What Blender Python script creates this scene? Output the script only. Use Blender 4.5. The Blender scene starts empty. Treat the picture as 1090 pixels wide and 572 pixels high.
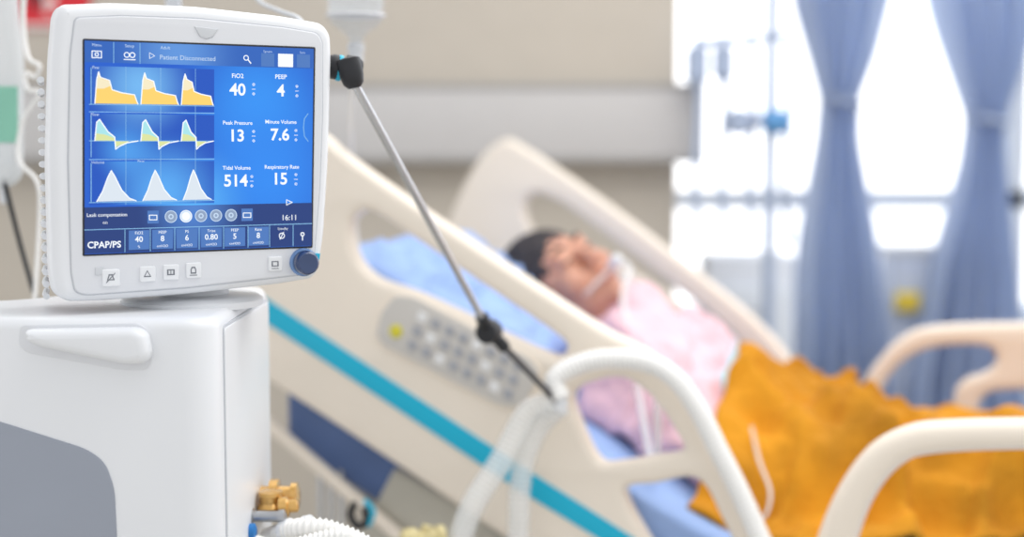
import bpy, bmesh, math, random
from mathutils import Vector, Matrix, noise
from mathutils.bvhtree import BVHTree
random.seed(4)
SC=bpy.context.scene; COL=SC.collection
F=1090*50/36; H=1.30; PIT=math.atan(121/F)
cp,sp=math.cos(PIT),math.sin(PIT)
def ray(px,py):
    x=(px-545)/F; y=-(py-286)/F
    return Vector((x, cp+y*sp, -sp+y*cp))
CAM=Vector((0,0,H))
def at(px,py,Y):
    d=ray(px,py); return CAM+d*(Y/d.y)
def onpl(px,py,P,N):
    d=ray(px,py); return CAM+d*((P-CAM).dot(N)/d.dot(N))
# ---------- materials
def lin(c):
    c=c/255; return c/12.92 if c<=.04045 else ((c+.055)/1.055)**2.4
def mat(name,rgb,rough=.5,metal=0,trans=0,alpha=1,var=.04,scale=12,bump=0,bscale=60,coat=0,ior=1.45,sub=0,transl=0):
    m=bpy.data.materials.new(name); m.use_nodes=True; nt=m.node_tree; b=nt.nodes['Principled BSDF']
    c=tuple(lin(v) for v in rgb)
    tc=nt.nodes.new('ShaderNodeTexCoord')
    nz=nt.nodes.new('ShaderNodeTexNoise'); nz.inputs['Scale'].default_value=scale; nz.inputs['Detail'].default_value=4
    nt.links.new(tc.outputs['Object'],nz.inputs['Vector'])
    rp=nt.nodes.new('ShaderNodeValToRGB')
    rp.color_ramp.elements[0].position=.3; rp.color_ramp.elements[1].position=.7
    rp.color_ramp.elements[0].color=tuple(v*(1-var) for v in c)+(1,)
    rp.color_ramp.elements[1].color=tuple(min(1,v*(1+var)) for v in c)+(1,)
    nt.links.new(nz.outputs['Fac'],rp.inputs['Fac']); nt.links.new(rp.outputs['Color'],b.inputs['Base Color'])
    b.inputs['Roughness'].default_value=rough; b.inputs['Metallic'].default_value=metal
    b.inputs['Transmission Weight'].default_value=trans; b.inputs['Alpha'].default_value=alpha
    b.inputs['Coat Weight'].default_value=coat; b.inputs['IOR'].default_value=ior
    if sub: b.inputs['Subsurface Weight'].default_value=sub; b.inputs['Subsurface Scale'].default_value=.02
    if bump:
        n2=nt.nodes.new('ShaderNodeTexNoise'); n2.inputs['Scale'].default_value=bscale; n2.inputs['Detail'].default_value=5
        nt.links.new(tc.outputs['Object'],n2.inputs['Vector'])
        bp_=nt.nodes.new('ShaderNodeBump'); bp_.inputs['Strength'].default_value=bump; bp_.inputs['Distance'].default_value=.01
        nt.links.new(n2.outputs['Fac'],bp_.inputs['Height']); nt.links.new(bp_.outputs['Normal'],b.inputs['Normal'])
    if transl:
        tr=nt.nodes.new('ShaderNodeBsdfTranslucent'); nt.links.new(rp.outputs['Color'],tr.inputs['Color'])
        mx=nt.nodes.new('ShaderNodeMixShader'); mx.inputs[0].default_value=transl
        nt.links.new(b.outputs[0],mx.inputs[1]); nt.links.new(tr.outputs[0],mx.inputs[2]); nt.links.new(mx.outputs[0],nt.nodes['Material Output'].inputs['Surface'])
    return m
def scr(name,rgb,e=1.0):
    m=bpy.data.materials.new(name); m.use_nodes=True; b=m.node_tree.nodes['Principled BSDF']
    c=tuple(lin(v) for v in rgb)+(1,)
    b.inputs['Base Color'].default_value=(0.01,0.01,0.012,1); b.inputs['Roughness'].default_value=.35
    b.inputs['Emission Color'].default_value=c; b.inputs['Emission Strength'].default_value=e
    return m
# ---------- objects
def setp(o,**k):
    for a,b in k.items():
        if b is not None: o[a]=b
def wloc(p):
    L=Vector((0,0,0))
    while p is not None: L=L+p.location; p=p.parent
    return L
def finish(me,ang=38):
    bm=bmesh.new(); bm.from_mesh(me)
    bmesh.ops.recalc_face_normals(bm,faces=bm.faces)
    for f in bm.faces: f.smooth=True
    for e in bm.edges:
        if len(e.link_faces)==2 and e.calc_face_angle(0)>math.radians(ang): e.smooth=False
    bm.to_mesh(me); bm.free()
def link(name,verts,faces,m,parent=None,recalc=True,ang=38,**props):
    L=wloc(parent)
    V=[Vector(v)-L for v in verts]
    if parent is None and V:
        c=sum(V,Vector())/len(V); zmin=min(v.z for v in V); base=Vector((c.x,c.y,zmin)); V=[v-base for v in V]
    else: base=Vector((0,0,0))
    me=bpy.data.meshes.new(name); me.from_pydata([tuple(v) for v in V],[],faces); me.update()
    if recalc: finish(me,ang)
    me.materials.append(m)
    o=bpy.data.objects.new(name,me); COL.objects.link(o); o.location=base
    if parent: o.parent=parent
    setp(o,**props); return o
def thing(name,label,cat,loc,group=None):
    o=bpy.data.objects.new(name,None); COL.objects.link(o); o.location=loc; o.empty_display_size=.05
    setp(o,label=label,category=cat,group=group); return o
class MB:
    def __init__(s): s.v=[]; s.f=[]
    def add(s,vf):
        n=len(s.v); s.v+=[Vector(v) for v in vf[0]]; s.f+=[tuple(i+n for i in f) for f in vf[1]]; return s
    def build(s,name,m,parent=None,**k): return link(name,s.v,s.f,m,parent,**k)
def frame(O,R,U):
    R=Vector(R).normalized(); U=Vector(U).normalized(); return (Vector(O),R,U,R.cross(U))
def fw(fr,a,b,c=0): return fr[0]+fr[1]*a+fr[2]*b+fr[3]*c
def fl(fr,P):
    d=P-fr[0]; return (d.dot(fr[1]),d.dot(fr[2]))
def fp(fr,px,py,n=0):
    return fl(fr,onpl(px,py,fr[0]+fr[3]*n,fr[3]))
def rpoly(pts,r,n=6):
    out=[]; N=len(pts)
    for i in range(N):
        p=Vector(pts[i][:2]); a=Vector(pts[i-1][:2]); b=Vector(pts[(i+1)%N][:2])
        rr=pts[i][2] if len(pts[i])>2 else r
        da=(a-p); db=(b-p); la,lb=da.length,db.length
        rr=min(rr,la*.49,lb*.49)
        if rr<1e-5: out.append(tuple(p)); continue
        A=p+da/la*rr; B=p+db/lb*rr
        for k in range(n+1):
            t=k/n; q=A*(1-t)**2+p*2*t*(1-t)+B*t*t; out.append((q.x,q.y))
    return out
def cat(pts,n=6,closed=True):
    P=[Vector(p) for p in pts]; N=len(P); out=[]
    rng=range(N) if closed else range(N-1)
    for i in rng:
        if closed: a,b,c,d=P[i-1],P[i],P[(i+1)%N],P[(i+2)%N]
        else: a,b,c,d=P[max(i-1,0)],P[i],P[i+1],P[min(i+2,N-1)]
        for k in range(n):
            t=k/n
            out.append(.5*((2*b)+(c-a)*t+(2*a-5*b+4*c-d)*t*t+(3*b-a-3*c+d)*t**3))
    if not closed: out.append(P[-1])
    return out
def slabvf(loops,fr,n0,n1,bev=.003,res=3):
    cu=bpy.data.curves.new('tmp','CURVE'); cu.dimensions='2D'; cu.fill_mode='BOTH'
    half=abs(n1-n0)/2; bev=min(bev,half*.98); cu.extrude=half-bev; cu.bevel_depth=bev; cu.bevel_resolution=res; cu.offset=-bev
    for lp in loops:
        s=cu.splines.new('POLY'); s.points.add(len(lp)-1); s.use_cyclic_u=True
        for i,p in enumerate(lp): s.points[i].co=(p[0],p[1],0,1)
    o=bpy.data.objects.new('tmp',cu); COL.objects.link(o)
    dg=bpy.context.evaluated_depsgraph_get(); me=bpy.data.meshes.new_from_object(o.evaluated_get(dg))
    bm=bmesh.new(); bm.from_mesh(me); bmesh.ops.remove_doubles(bm,verts=bm.verts,dist=1e-5)
    bm.verts.index_update(); mid=(n0+n1)/2
    V=[fw(fr,v.co.x,v.co.y,v.co.z+mid) for v in bm.verts]; Fc=[tuple(v.index for v in f.verts) for f in bm.faces]
    bm.free(); bpy.data.objects.remove(o); bpy.data.curves.remove(cu); bpy.data.meshes.remove(me)
    return V,Fc
def slab(name,loops,fr,n0,n1,m,parent=None,bev=.003,res=3,**k):
    V,Fc=slabvf(loops,fr,n0,n1,bev,res); return link(name,V,Fc,m,parent,**k)
def textvf(s,fr,a,b,size,n=0,bold=0,align='CENTER'):
    cu=bpy.data.curves.new('tmp','FONT'); cu.body=s; cu.size=size; cu.align_x=align; cu.align_y='CENTER'; cu.offset=bold*size; cu.resolution_u=3
    o=bpy.data.objects.new('tmp',cu); COL.objects.link(o)
    dg=bpy.context.evaluated_depsgraph_get(); me=bpy.data.meshes.new_from_object(o.evaluated_get(dg))
    V=[fw(fr,a+v.co.x,b+v.co.y,n) for v in me.vertices]; Fc=[tuple(p.vertices) for p in me.polygons]
    bpy.data.objects.remove(o); bpy.data.curves.remove(cu); bpy.data.meshes.remove(me); return V,Fc
def tubevf(pts,r,n=12,smooth=8,ridge=0,pitch=.008,rend=None,cap=True):
    P=cat([tuple(p) for p in pts],smooth,False) if smooth else [Vector(p) for p in pts]
    if ridge:
        L=[0]
        for i in range(1,len(P)): L.append(L[-1]+(P[i]-P[i-1]).length)
        st=pitch/4; Q=[]; j=0; k=int(L[-1]/st)
        for q in range(k+1):
            d=q*st
            while j<len(L)-2 and L[j+1]<d: j+=1
            t=(d-L[j])/max(1e-9,L[j+1]-L[j]); Q.append(P[j].lerp(P[j+1],min(1,t)))
        P=Q
    V=[];Fc=[]; T=(P[1]-P[0]).normalized(); A=T.orthogonal().normalized(); N=len(P)
    for i,p in enumerate(P):
        T2=(P[min(i+1,N-1)]-P[max(i-1,0)]).normalized()
        A=(A-T2*A.dot(T2)).normalized(); B=T2.cross(A)
        t=i/(N-1); rr=(r if rend is None else r*(1-t)+rend*t)
        if ridge: rr+=ridge*math.sin(i*math.pi/2)
        for k in range(n):
            an=2*math.pi*k/n; V.append(p+A*rr*math.cos(an)+B*rr*math.sin(an))
    for i in range(N-1):
        for k in range(n):
            k2=(k+1)%n; Fc.append((i*n+k,i*n+k2,(i+1)*n+k2,(i+1)*n+k))
    if cap: Fc.append(tuple(range(n))[::-1]); Fc.append(tuple((N-1)*n+k for k in range(n)))
    return V,Fc
def tube(name,pts,r,m,parent=None,n=12,smooth=8,ridge=0,pitch=.008,rend=None,props={}):
    V,Fc=tubevf(pts,r,n,smooth,ridge,pitch,rend); return link(name,V,Fc,m,parent,ang=60 if not ridge else 180,**props)
def lathevf(P,D,prof,n=24):
    P=Vector(P); D=Vector(D).normalized(); A=D.orthogonal().normalized(); B=D.cross(A); V=[];Fc=[]
    for r,h in prof:
        r=max(r,1e-4)
        for k in range(n):
            an=2*math.pi*k/n; V.append(P+D*h+A*r*math.cos(an)+B*r*math.sin(an))
    for i in range(len(prof)-1):
        for k in range(n):
            k2=(k+1)%n; Fc.append((i*n+k,i*n+k2,(i+1)*n+k2,(i+1)*n+k))
    Fc.append(tuple(range(n))[::-1]); Fc.append(tuple((len(prof)-1)*n+k for k in range(n)))
    return V,Fc
def lathe(name,P,D,prof,m,parent=None,n=24,**k):
    V,Fc=lathevf(P,D,prof,n); return link(name,V,Fc,m,parent,**k)
def boxvf(lo,hi,bev=0,seg=3):
    bm=bmesh.new(); bmesh.ops.create_cube(bm,size=1)
    lo=Vector(lo);hi=Vector(hi)
    for v in bm.verts: v.co=Vector([lo[i]+(v.co[i]+.5)*(hi[i]-lo[i]) for i in range(3)])
    if bev: bmesh.ops.bevel(bm,geom=bm.edges[:]+bm.verts[:],offset=bev,segments=seg,profile=.5,affect='EDGES')
    bm.verts.index_update(); r=([v.co.copy() for v in bm.verts],[tuple(v.index for v in f.verts) for f in bm.faces]); bm.free(); return r
def box(name,lo,hi,m,parent=None,bev=0,**k):
    V,Fc=boxvf(lo,hi,bev); return link(name,V,Fc,m,parent,**k)
# ---------- palette
M_wall=mat('wall_paint',(198,190,178),.85,var=.015,bump=.05,bscale=200)
M_trunk=mat('bedhead_panel_paint',(199,197,196),.6,var=.01)
M_trline=mat('trunking_edge_grey',(164,162,160),.6)
M_floor=mat('floor_vinyl',(196,192,184),.35,var=.04,scale=5)
M_winwall=mat('white_wall_paint',(238,241,247),.8,var=.01)
M_frame=mat('window_frame_paint',(228,235,244),.5,var=.01)
M_white=mat('white_plastic',(230,232,235),.36,var=.008,bump=.015,bscale=900)
M_white2=mat('off_white_plastic',(221,223,227),.4,var=.01,bump=.015,bscale=900)
M_seam=mat('seam_shadow_grey',(192,195,201),.6)
M_grey=mat('grey_plastic',(152,158,170),.45,var=.015,bump=.02,bscale=800)
M_lgrey=mat('light_grey_plastic',(206,209,213),.45,var=.01)
M_mark=mat('button_marking',(120,124,132),.5)
M_beige=mat('beige_plastic',(240,229,214),.36,var=.01)
M_pad=mat('pad_grey',(205,201,195),.5,var=.01)
M_btn=mat('pad_button',(166,168,174),.5)
M_btnw=mat('pad_button_pale',(232,232,232),.5)
M_yel=mat('yellow_plastic',(244,214,70),.45)
M_yg=mat('yellow_green_plastic',(216,206,60),.45)
M_pyel=mat('pale_yellow_plastic',(240,226,170),.3,trans=.2,alpha=.85)
M_teal=mat('teal_plastic',(20,180,214),.4,var=.02)
M_chrome=mat('brushed_steel',(206,208,212),.25,1,var=.03)
M_steel=mat('satin_steel',(176,178,182),.35,.85,var=.03)
M_black=mat('black_plastic',(34,35,39),.4)
M_dark=mat('dark_grey_metal',(88,86,88),.4,.5)
M_navy=mat('slate_blue_vinyl',(88,112,160),.5,var=.12,bump=.3,bscale=12)
M_sheet=mat('blue_sheet',(152,180,228),.8,var=.06,bump=.6,bscale=14)
M_pillow=mat('pillow_blue',(156,184,235),.8,var=.08,bump=.6,bscale=18)
M_bframe=mat('bed_frame_grey',(188,184,172),.5)
M_mustard=mat('mustard_fleece',(198,134,20),.9,var=.24,scale=8,bump=.4,bscale=60)
M_skin=mat('skin',(210,156,132),.5,var=.07,scale=20,sub=.1)
M_lip=mat('lip_skin',(186,116,106),.5)
M_hair=mat('dark_greying_hair',(56,52,56),.7,var=.35,scale=60,bump=.5,bscale=160)
M_clear=mat('clear_plastic',(232,237,242),.04,alpha=.14,var=.01)
M_fluid=mat('clear_fluid',(206,217,226),.05,alpha=.2,var=.01)
M_glass=mat('window_glass',(240,245,250),.03,alpha=.06,var=.01)
M_hose=mat('translucent_hose',(244,245,244),.22,var=.01,alpha=.45)
M_hosew=mat('solid_white_hose',(242,241,238),.3,var=.01)
M_liq=mat('green_fluid',(150,214,190),.2,trans=.2)
M_amber=mat('amber_brass',(220,174,98),.15,.55,var=.2,coat=.5)
M_curt=mat('curtain_blue',(204,216,236),.85,var=.03,scale=4,bump=.1,bscale=200,transl=.45)
M_red=mat('red_sign_paint',(220,44,56),.5)
M_signw=mat('sign_white',(240,236,232),.5)
M_tape=mat('pale_tape',(236,218,210),.6,alpha=.85)
M_knob=mat('blue_knob_plastic',(40,62,104),.25,coat=.6)
M_knobring=mat('knob_ring',(118,150,196),.25,.3)
M_bport=mat('blue_connector_plastic',(40,120,190),.4)
M_cuff=mat('pale_aqua_cloth',(190,220,232),.8)
M_gown=mat('gown_pink',(238,198,207),.85,var=.1,scale=22,bump=.4,bscale=26)
# ================= SETTING
WY=3.9
xc=at(720,165,WY).x
box('floor',(-3.2,-1.5,-.05),(4.2,5.0,0),M_floor,kind='structure')
box('wall_back',(-3.2,WY,0),(xc,WY+.8,3.0),M_wall,kind='structure')
WW=4.7
zs=at(900,352,WW).z; ztr=at(900,212,WW).z
box('wall_window',(xc+.001,WW,0),(4.2,WW+.2,zs),M_winwall,kind='structure')
box('trim_1',(xc+.001,WW-.10,zs),(4.2,WW+.2,zs+.03),M_frame,kind='structure',bev=.006)
def window(name,x0,x1):
    w=bpy.data.objects.new(name,None); COL.objects.link(w); w.location=(x0,WW+.05,zs+.03); w['kind']='structure'
    mb=MB(); z0=zs+.03; z1=2.75
    for a,b,c,d in ((x0,x0+.06,z0,z1),(x1-.06,x1,z0,z1),(x0,x1,z0,z0+.05),(x0,x1,z1-.05,z1),((x0+x1)/2-.03,(x0+x1)/2+.03,z0,z1),(x0,x1,2.1,2.14),(x0,x1,ztr-.035,ztr+.03)):
        mb.add(boxvf((a,WW+.03,c),(b,WW+.08,d),.004,1))
    mb.build('window_frame',M_frame,w)
    box('window_pane',(x0+.05,WW+.05,z0+.05),(x1-.05,WW+.056,ztr-.02),M_glass,w)
window('window_1',xc+.02,xc+1.18); window('window_2',xc+1.2,xc+2.4)
box('trim_2',(xc+.001,WW,2.76),(4.2,WW+.2,3.0),M_winwall,kind='structure')
P1=at(750,168,WY-.09); P2=at(750,92,WY-.09)
t=thing('bedhead_trunking','long pale grey bedhead service panel mounted horizontally on the beige wall','wall panel',(-.6,WY-.045,P1.z))
box('panel_body',(-2.6,WY-.088,P1.z),(P1.x-.012,WY-.001,P2.z),M_trunk,t,bev=.006)
box('bottom_lip',(-2.6,WY-.092,P1.z-.014),(P1.x-.012,WY-.001,P1.z+.006),M_trline,t,bev=.003)
box('top_lip',(-2.6,WY-.092,P2.z-.007),(P1.x-.012,WY-.001,P2.z+.008),M_trline,t,bev=.003)
box('end_cap',(P1.x-.012,WY-.094,P1.z-.015),(P1.x,WY-.001,P2.z+.009),M_lgrey,t,bev=.004)
fs=frame(at(58,10,WY-.004),(1,0,0),(0,0,1))
t=thing('wall_sign','red notice with white and black marks high on wall left of the ventilator screen','sign',at(58,30,WY-.004))
g=[fp(fs,*p) for p in ((22,-60),(96,-60),(96,31),(22,31))]
slab('sign_plate',[g],fs,0,.006,M_red,t,bev=.001)
for q in (((22,26),(96,26),(96,30),(22,30)),((48,-4),(60,-4),(60,6),(48,6)),((48,10),(56,10),(56,15),(48,15))):
    slab('white_mark',[[fp(fs,*p) for p in q]],fs,.006,.008,M_signw,t,bev=.0003)
slab('black_mark',[[fp(fs,*p) for p in ((34,-10),(44,-10),(44,8),(34,8))]],fs,.006,.009,M_black,t,bev=.0005)
# ================= VENTILATOR
YF=1.41
A0=at(208,400,YF); A1=at(233,400,YF+.022); A2=at(292,400,1.78)
ztop=at(100,340,YF).z
vent=thing('ventilator','white hospital ventilator with glowing blue waveform screen on swivelling head','ventilator',(-.6,1.6,0))
fz=frame((0,0,0),(1,0,0),(0,1,0))
foot=rpoly([(-.88,YF+.03,.05),(A0.x,YF,.02),(A1.x,A1.y,.02),(A2.x-.004,A2.y,.04),(-.50,1.74,.05),(-.56,1.60,.05),(-.88,1.53,.04)],.02,10)
body=slab('cabinet',[foot],fz,.42,ztop,M_white,vent,bev=.012,res=4)
ff=frame((A0.x,YF,1.0),(A0.x+.88,-.03,0),(0,0,1))
gp=[fp(ff,*p) for p in ((-60,432),(0,449),(92,478),(112,492),(122,520),(126,600),(128,700),(-60,720))]
slab('front_panel',[rpoly(gp,.012)],ff,-.004,.0015,M_grey,body,bev=.001)
gp=[fp(ff,*p,.02) for p in ((24,352),(142,350),(153,356),(158,378),(153,388),(132,389),(40,370),(26,364))]
slab('handle',[rpoly(gp,.006)],ff,-.005,.022,M_white,body,bev=.009,res=4,label='flared white grip ledge')
gp=[fp(ff,*p) for p in ((22,346),(146,344),(160,352),(163,384),(157,394),(130,394),(30,376),(20,368))]
slab('handle_surround',[rpoly(gp,.006)],ff,-.004,.001,M_white2,body,bev=.0008)
fr_=frame(A1,Vector(((A2-A1).x,(A2-A1).y,0)),(0,0,1))
L12=(Vector((A2.x,A2.y,0))-Vector((A1.x,A1.y,0))).length; zz_=ztop-fr_[0].z
slab('side_seam',[rpoly([(.024,-.55),(L12-.044,-.55),(L12-.044,zz_-.012),(.024,zz_-.012)],.008)],fr_,-.004,.0008,M_seam,body,bev=.0006)
slab('side_panel',[rpoly([(.027,-.547),(L12-.047,-.547),(L12-.047,zz_-.015),(.027,zz_-.015)],.008)],fr_,-.004,.002,M_white,body,bev=.0012)
slab('cart_column',[rpoly([(-.75,1.46),(-.45,1.46),(-.45,1.60),(-.75,1.56)],.04)],fz,.14,.43,M_lgrey,vent,bev=.01)
slab('cart_base',[rpoly([(-.9,1.38),(-.34,1.38),(-.33,1.72),(-.9,1.72)],.07)],fz,.10,.16,M_grey,vent,bev=.02)
for x,y in ((-.85,1.44),(-.38,1.44),(-.85,1.67),(-.38,1.67)):
    c=lathe('caster',(x-.02,y,.05),(1,0,0),[(.02,0),(.045,.002),(.05,.008),(.05,.032),(.045,.038),(.02,.04)],M_black,vent)
    lathe('caster_stem',(x,y,.05),(0,0,1),[(.012,0),(.012,.055)],M_steel,c,12)
AL=math.radians(27)
OM=at(90,157,1.45)
fm=frame(OM,(math.cos(AL),math.sin(AL),0),(0,0,1))
def mp(px,py,n=0): return fp(fm,px,py,n)
mpx=1.5/F
outl=[(66,4),(120,2),(210,6),(300,16),(345,24),(354,36),(355,60),(352,170),(347,250),(341,289),(334,297),(300,303),(200,314),(110,321),(72,322),(60,313),(56,290),(53,170),(56,60),(60,14)]
ol=[mp(*p) for p in outl]
mon=slab('monitor_housing',[rpoly(ol,.012,5)],fm,-.045,0,M_white,vent,bev=.012,res=5)
def shrink(pts,d):
    c=Vector((sum(p[0] for p in pts)/len(pts),sum(p[1] for p in pts)/len(pts)))
    return [tuple(Vector(p)+(c-Vector(p)).normalized()*d) for p in pts]
slab('rear_housing',[rpoly(shrink(ol,.008),.012,5)],fm,-.085,-.038,M_white2,mon,bev=.01)
slab('rear_cover',[rpoly(shrink(ol,.022),.02,5)],fm,-.125,-.07,M_lgrey,mon,bev=.02)
inl=[(80,19),(130,17),(210,20),(300,29),(337,35),(343,44),(343,120),(340,200),(335,262),(333,291),(200,306),(92,314),(80,311),(76,290),(73,170),(75,60)]
il=[mp(*p,.001) for p in inl]
slab('bezel_seam',[rpoly(shrink(il,-.0014),.006,5)],fm,-.004,.0006,M_seam,mon,bev=.0004)
slab('front_bezel',[rpoly(il,.006,5)],fm,-.004,.0022,M_white2,mon,bev=.0016)
sc4=[(88,41),(336,50),(333,264),(88,273)]
slab('screen_surround',[rpoly([mp(*p,.003) for p in sc4],.002,4)],fm,-.002,.0032,M_black,mon,bev=.001)
def P3(px,py,n=.004):
    a=mp(px,py,n); return fw(fm,a[0],a[1],n)
def C4(*c): return tuple(lin(v) for v in c)+(1,)
def glowmat(name,base,glows,e=1.0):
    sm=bpy.data.materials.new(name); sm.use_nodes=True; nt=sm.node_tree; b=nt.nodes['Principled BSDF']
    b.inputs['Base Color'].default_value=(.01,.01,.02,1); b.inputs['Roughness'].default_value=.3; b.inputs['Specular IOR Level'].default_value=.3
    geo=nt.nodes.new('ShaderNodeNewGeometry'); c=base
    for px,py,rad,col in glows:
        s=nt.nodes.new('ShaderNodeVectorMath'); s.operation='DISTANCE'; nt.links.new(geo.outputs['Position'],s.inputs[0]); s.inputs[1].default_value=P3(px,py)
        r=nt.nodes.new('ShaderNodeMapRange'); r.interpolation_type='SMOOTHSTEP'; r.inputs['From Min'].default_value=0; r.inputs['From Max'].default_value=rad; r.inputs['To Min'].default_value=1; r.inputs['To Max'].default_value=0
        nt.links.new(s.outputs['Value'],r.inputs['Value'])
        m=nt.nodes.new('ShaderNodeMix'); m.data_type='RGBA'; nt.links.new(r.outputs['Result'],m.inputs[0])
        if isinstance(c,tuple): m.inputs[6].default_value=c
        else: nt.links.new(c,m.inputs[6])
        m.inputs[7].default_value=col; c=m.outputs[2]
    nt.links.new(c,b.inputs['Emission Color']); b.inputs['Emission Strength'].default_value=e
    return sm
sm=glowmat('lit_screen_blue',C4(20,92,204),[(275,110,.10,C4(44,146,244)),(285,190,.12,C4(40,138,242)),(205,215,.07,C4(84,178,250))])
S_pan=glowmat('trace_panel_blue',C4(16,82,190),[(150,92,.06,C4(112,182,240)),(135,160,.04,C4(70,152,232)),(175,205,.07,C4(84,168,242))])
S_dk=glowmat('screen_dark_band',C4(26,58,122),[(205,222,.06,C4(74,128,206))])
S_bar=glowmat('screen_top_bar',C4(40,98,186),[(190,55,.07,C4(92,148,220))])
S_in=[(90,43),(334,52),(331,262),(90,271)]
def spoly(mb,pts,n):
    i=len(mb.v)
    for p in pts: a=mp(p[0],p[1],n); mb.v.append(fw(fm,a[0],a[1],n))
    mb.f.append(tuple(range(i,i+len(pts))))
def sbuild(mb,name,m,**k): return mb.build(name,m,mon,recalc=False,**k)
def one(name,m,pts,n): 
    mb=MB(); spoly(mb,pts,n); return sbuild(mb,name,m)
def sy(x,y):
    t=(y-43)/(271-43); return y+ (x-90)/244*(9*(1-t)-9*t)
one('screen',sm,S_in[::-1],.0036)
S_line=scr('screen_line',(140,198,242),.9)
S_w=scr('screen_white',(240,246,252),1.08); S_w2=scr('screen_soft_white',(196,218,242),1.0); S_y=scr('screen_yellow',(252,210,104)); S_cy=scr('screen_cyan',(166,226,232)); S_yg=scr('screen_yellow_green',(218,226,158)); S_pale=scr('screen_pale',(218,228,238)); S_cream=scr('screen_cream',(244,232,196))
S_box=scr('screen_box',(66,116,188)); S_gr=scr('screen_grey',(140,160,190))
def rect(mb,x0,y0,x1,y1,n):
    spoly(mb,[(x0,sy(x0,y1)),(x1,sy(x1,y1)),(x1,sy(x1,y0)),(x0,sy(x0,y0))],n)
def rect1(name,m,x0,y0,x1,y1,n): mb=MB(); rect(mb,x0,y0,x1,y1,n); return sbuild(mb,name,m)
rect1('screen_top_bar',S_bar,90,43,334,66,.0038)
rect1('screen_bottom_band',S_dk,90,221,332,270.5,.0038)
for y0,y1 in ((70,118),(121,169),(172,219)): rect1('trace_panel',S_pan,95,y0,228,y1,.0038)
def line(mb,pts,w,n):
    for i in range(len(pts)-1):
        a=Vector(pts[i]);b=Vector(pts[i+1]); d=(b-a)
        if d.length<1e-6: continue
        q=Vector((-d.y,d.x)).normalized()*w/2; e=d.normalized()*w*.3
        spoly(mb,[tuple(a-e+q),tuple(a-e-q),tuple(b+e-q),tuple(b+e+q)][::-1],n)
mb=MB()
for y0,y1 in ((72,111),(123,167),(174,216)):
    line(mb,[(97,sy(97,y0)),(97,sy(97,y1))],.9,.0042)
for y in (111,119,150,170,216): line(mb,[(95,sy(95,y)),(228,sy(228,y))],.8,.0042)
for x in (134,171,208): line(mb,[(x,sy(x,70)),(x,sy(x,219))],.5,.00395)
line(mb,[(90,sy(90,245)),(332,sy(332,245))],.8,.0042)
for x in (133,160,186,212,238,264,287,312): line(mb,[(x,sy(x,246)),(x,sy(x,270))],.7,.0042)
for x in (121,149): line(mb,[(x,sy(x,44)),(x,sy(x,66))],.7,.0042)
line(mb,[(328,sy(328,118)),(324,sy(324,124)),(323,sy(323,134)),(324,sy(324,144)),(328,sy(328,150))],.8,.0042)
sbuild(mb,'screen_grid_lines',S_line)
S=lambda pts:[(x,sy(x,y)) for x,y in pts]
for x0,x1 in ((101,147),(150,190),(193,227)):
    w=x1-x0
    top=[(x0,110),(x0+2,84),(x0+4,76),(x0+6,82),(x0+.34*w,85),(x0+.40*w,95),(x0+.62*w,98),(x0+.92*w,100),(x0+.97*w,107),(x1,110)]
    one('trace_fill',S_y,S(top)[::-1],.0041)
    one('trace_fill',S_cream,S([(x0+2,94),(x0+2,84),(x0+4,77),(x0+6,83),(x0+.34*w,86),(x0+.36*w,91),(x0+.2*w,94)])[::-1],.0043)
    mb=MB(); line(mb,S(top),1.1,.0045); sbuild(mb,'trace_line',S_w)
    fl2=[(x0,150),(x0+2,130),(x0+5,127),(x0+.3*w,140),(x0+.46*w,146),(x0+.48*w,159),(x0+.56*w,156),(x0+.75*w,152),(x1,150)]
    one('trace_fill',S_cy,S(fl2[:5]+[(x0+.47*w,150)])[::-1],.0041)
    one('trace_fill',S_yg,S([(x0,150),(x0+1,142),(x0+.22*w,143),(x0+.46*w,147),(x0+.47*w,150)])[::-1],.0042)
    one('trace_fill',S_yg,S([(x0+.47*w,150),(x0+.48*w,157),(x0+.56*w,155),(x0+.75*w,151.6),(x0+.8*w,150)]),.0041)
    mb=MB(); line(mb,S(fl2),1.2,.0045); sbuild(mb,'trace_line',S_w)
    vv=[(x0+2,215),(x0+.18*w,204),(x0+.30*w,189),(x0+.38*w,182),(x0+.46*w,188),(x0+.62*w,203),(x0+.8*w,212),(x1-2,215)]
    one('trace_fill',S_pale,S(vv)[::-1],.0041)
    mb=MB(); line(mb,S(vv),1.1,.0045); sbuild(mb,'trace_line',S_w)
def disc(mb,px,py,r,n,k=20,inner=None):
    a=mp(px,py,n); R=r*mpx
    i=len(mb.v)
    if inner is None:
        for q in range(k): an=2*math.pi*q/k; mb.v.append(fw(fm,a[0]+R*math.cos(an),a[1]+R*math.sin(an),n))
        mb.f.append(tuple(range(i,i+k)))
    else:
        for q in range(k):
            an=2*math.pi*q/k
            for rr in (R,inner*mpx): mb.v.append(fw(fm,a[0]+rr*math.cos(an),a[1]+rr*math.sin(an),n))
        for q in range(k):
            q2=(q+1)%k; mb.f.append((i+2*q,i+2*q2,i+2*q2+1,i+2*q+1))
def icon(fn,m=None):
    ic=MB(); fn(ic); sbuild(ic,'screen_icon',m or S_w)
for k_,x in enumerate((182,198,214,230,246)):
    y=sy(x,233)
    ig=MB(); disc(ig,x,y,6.6,.0041); sbuild(ig,'screen_button',S_gr if k_!=1 else S_w2)
    def f(ic):
        disc(ic,x,y,6.6,.0043,inner=5.7)
        if k_==1: disc(ic,x,y,4.6,.0043)
        else: disc(ic,x,y,2.8,.0043,inner=1.5)
    icon(f,S_w if k_==1 else S_w2)
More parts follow.
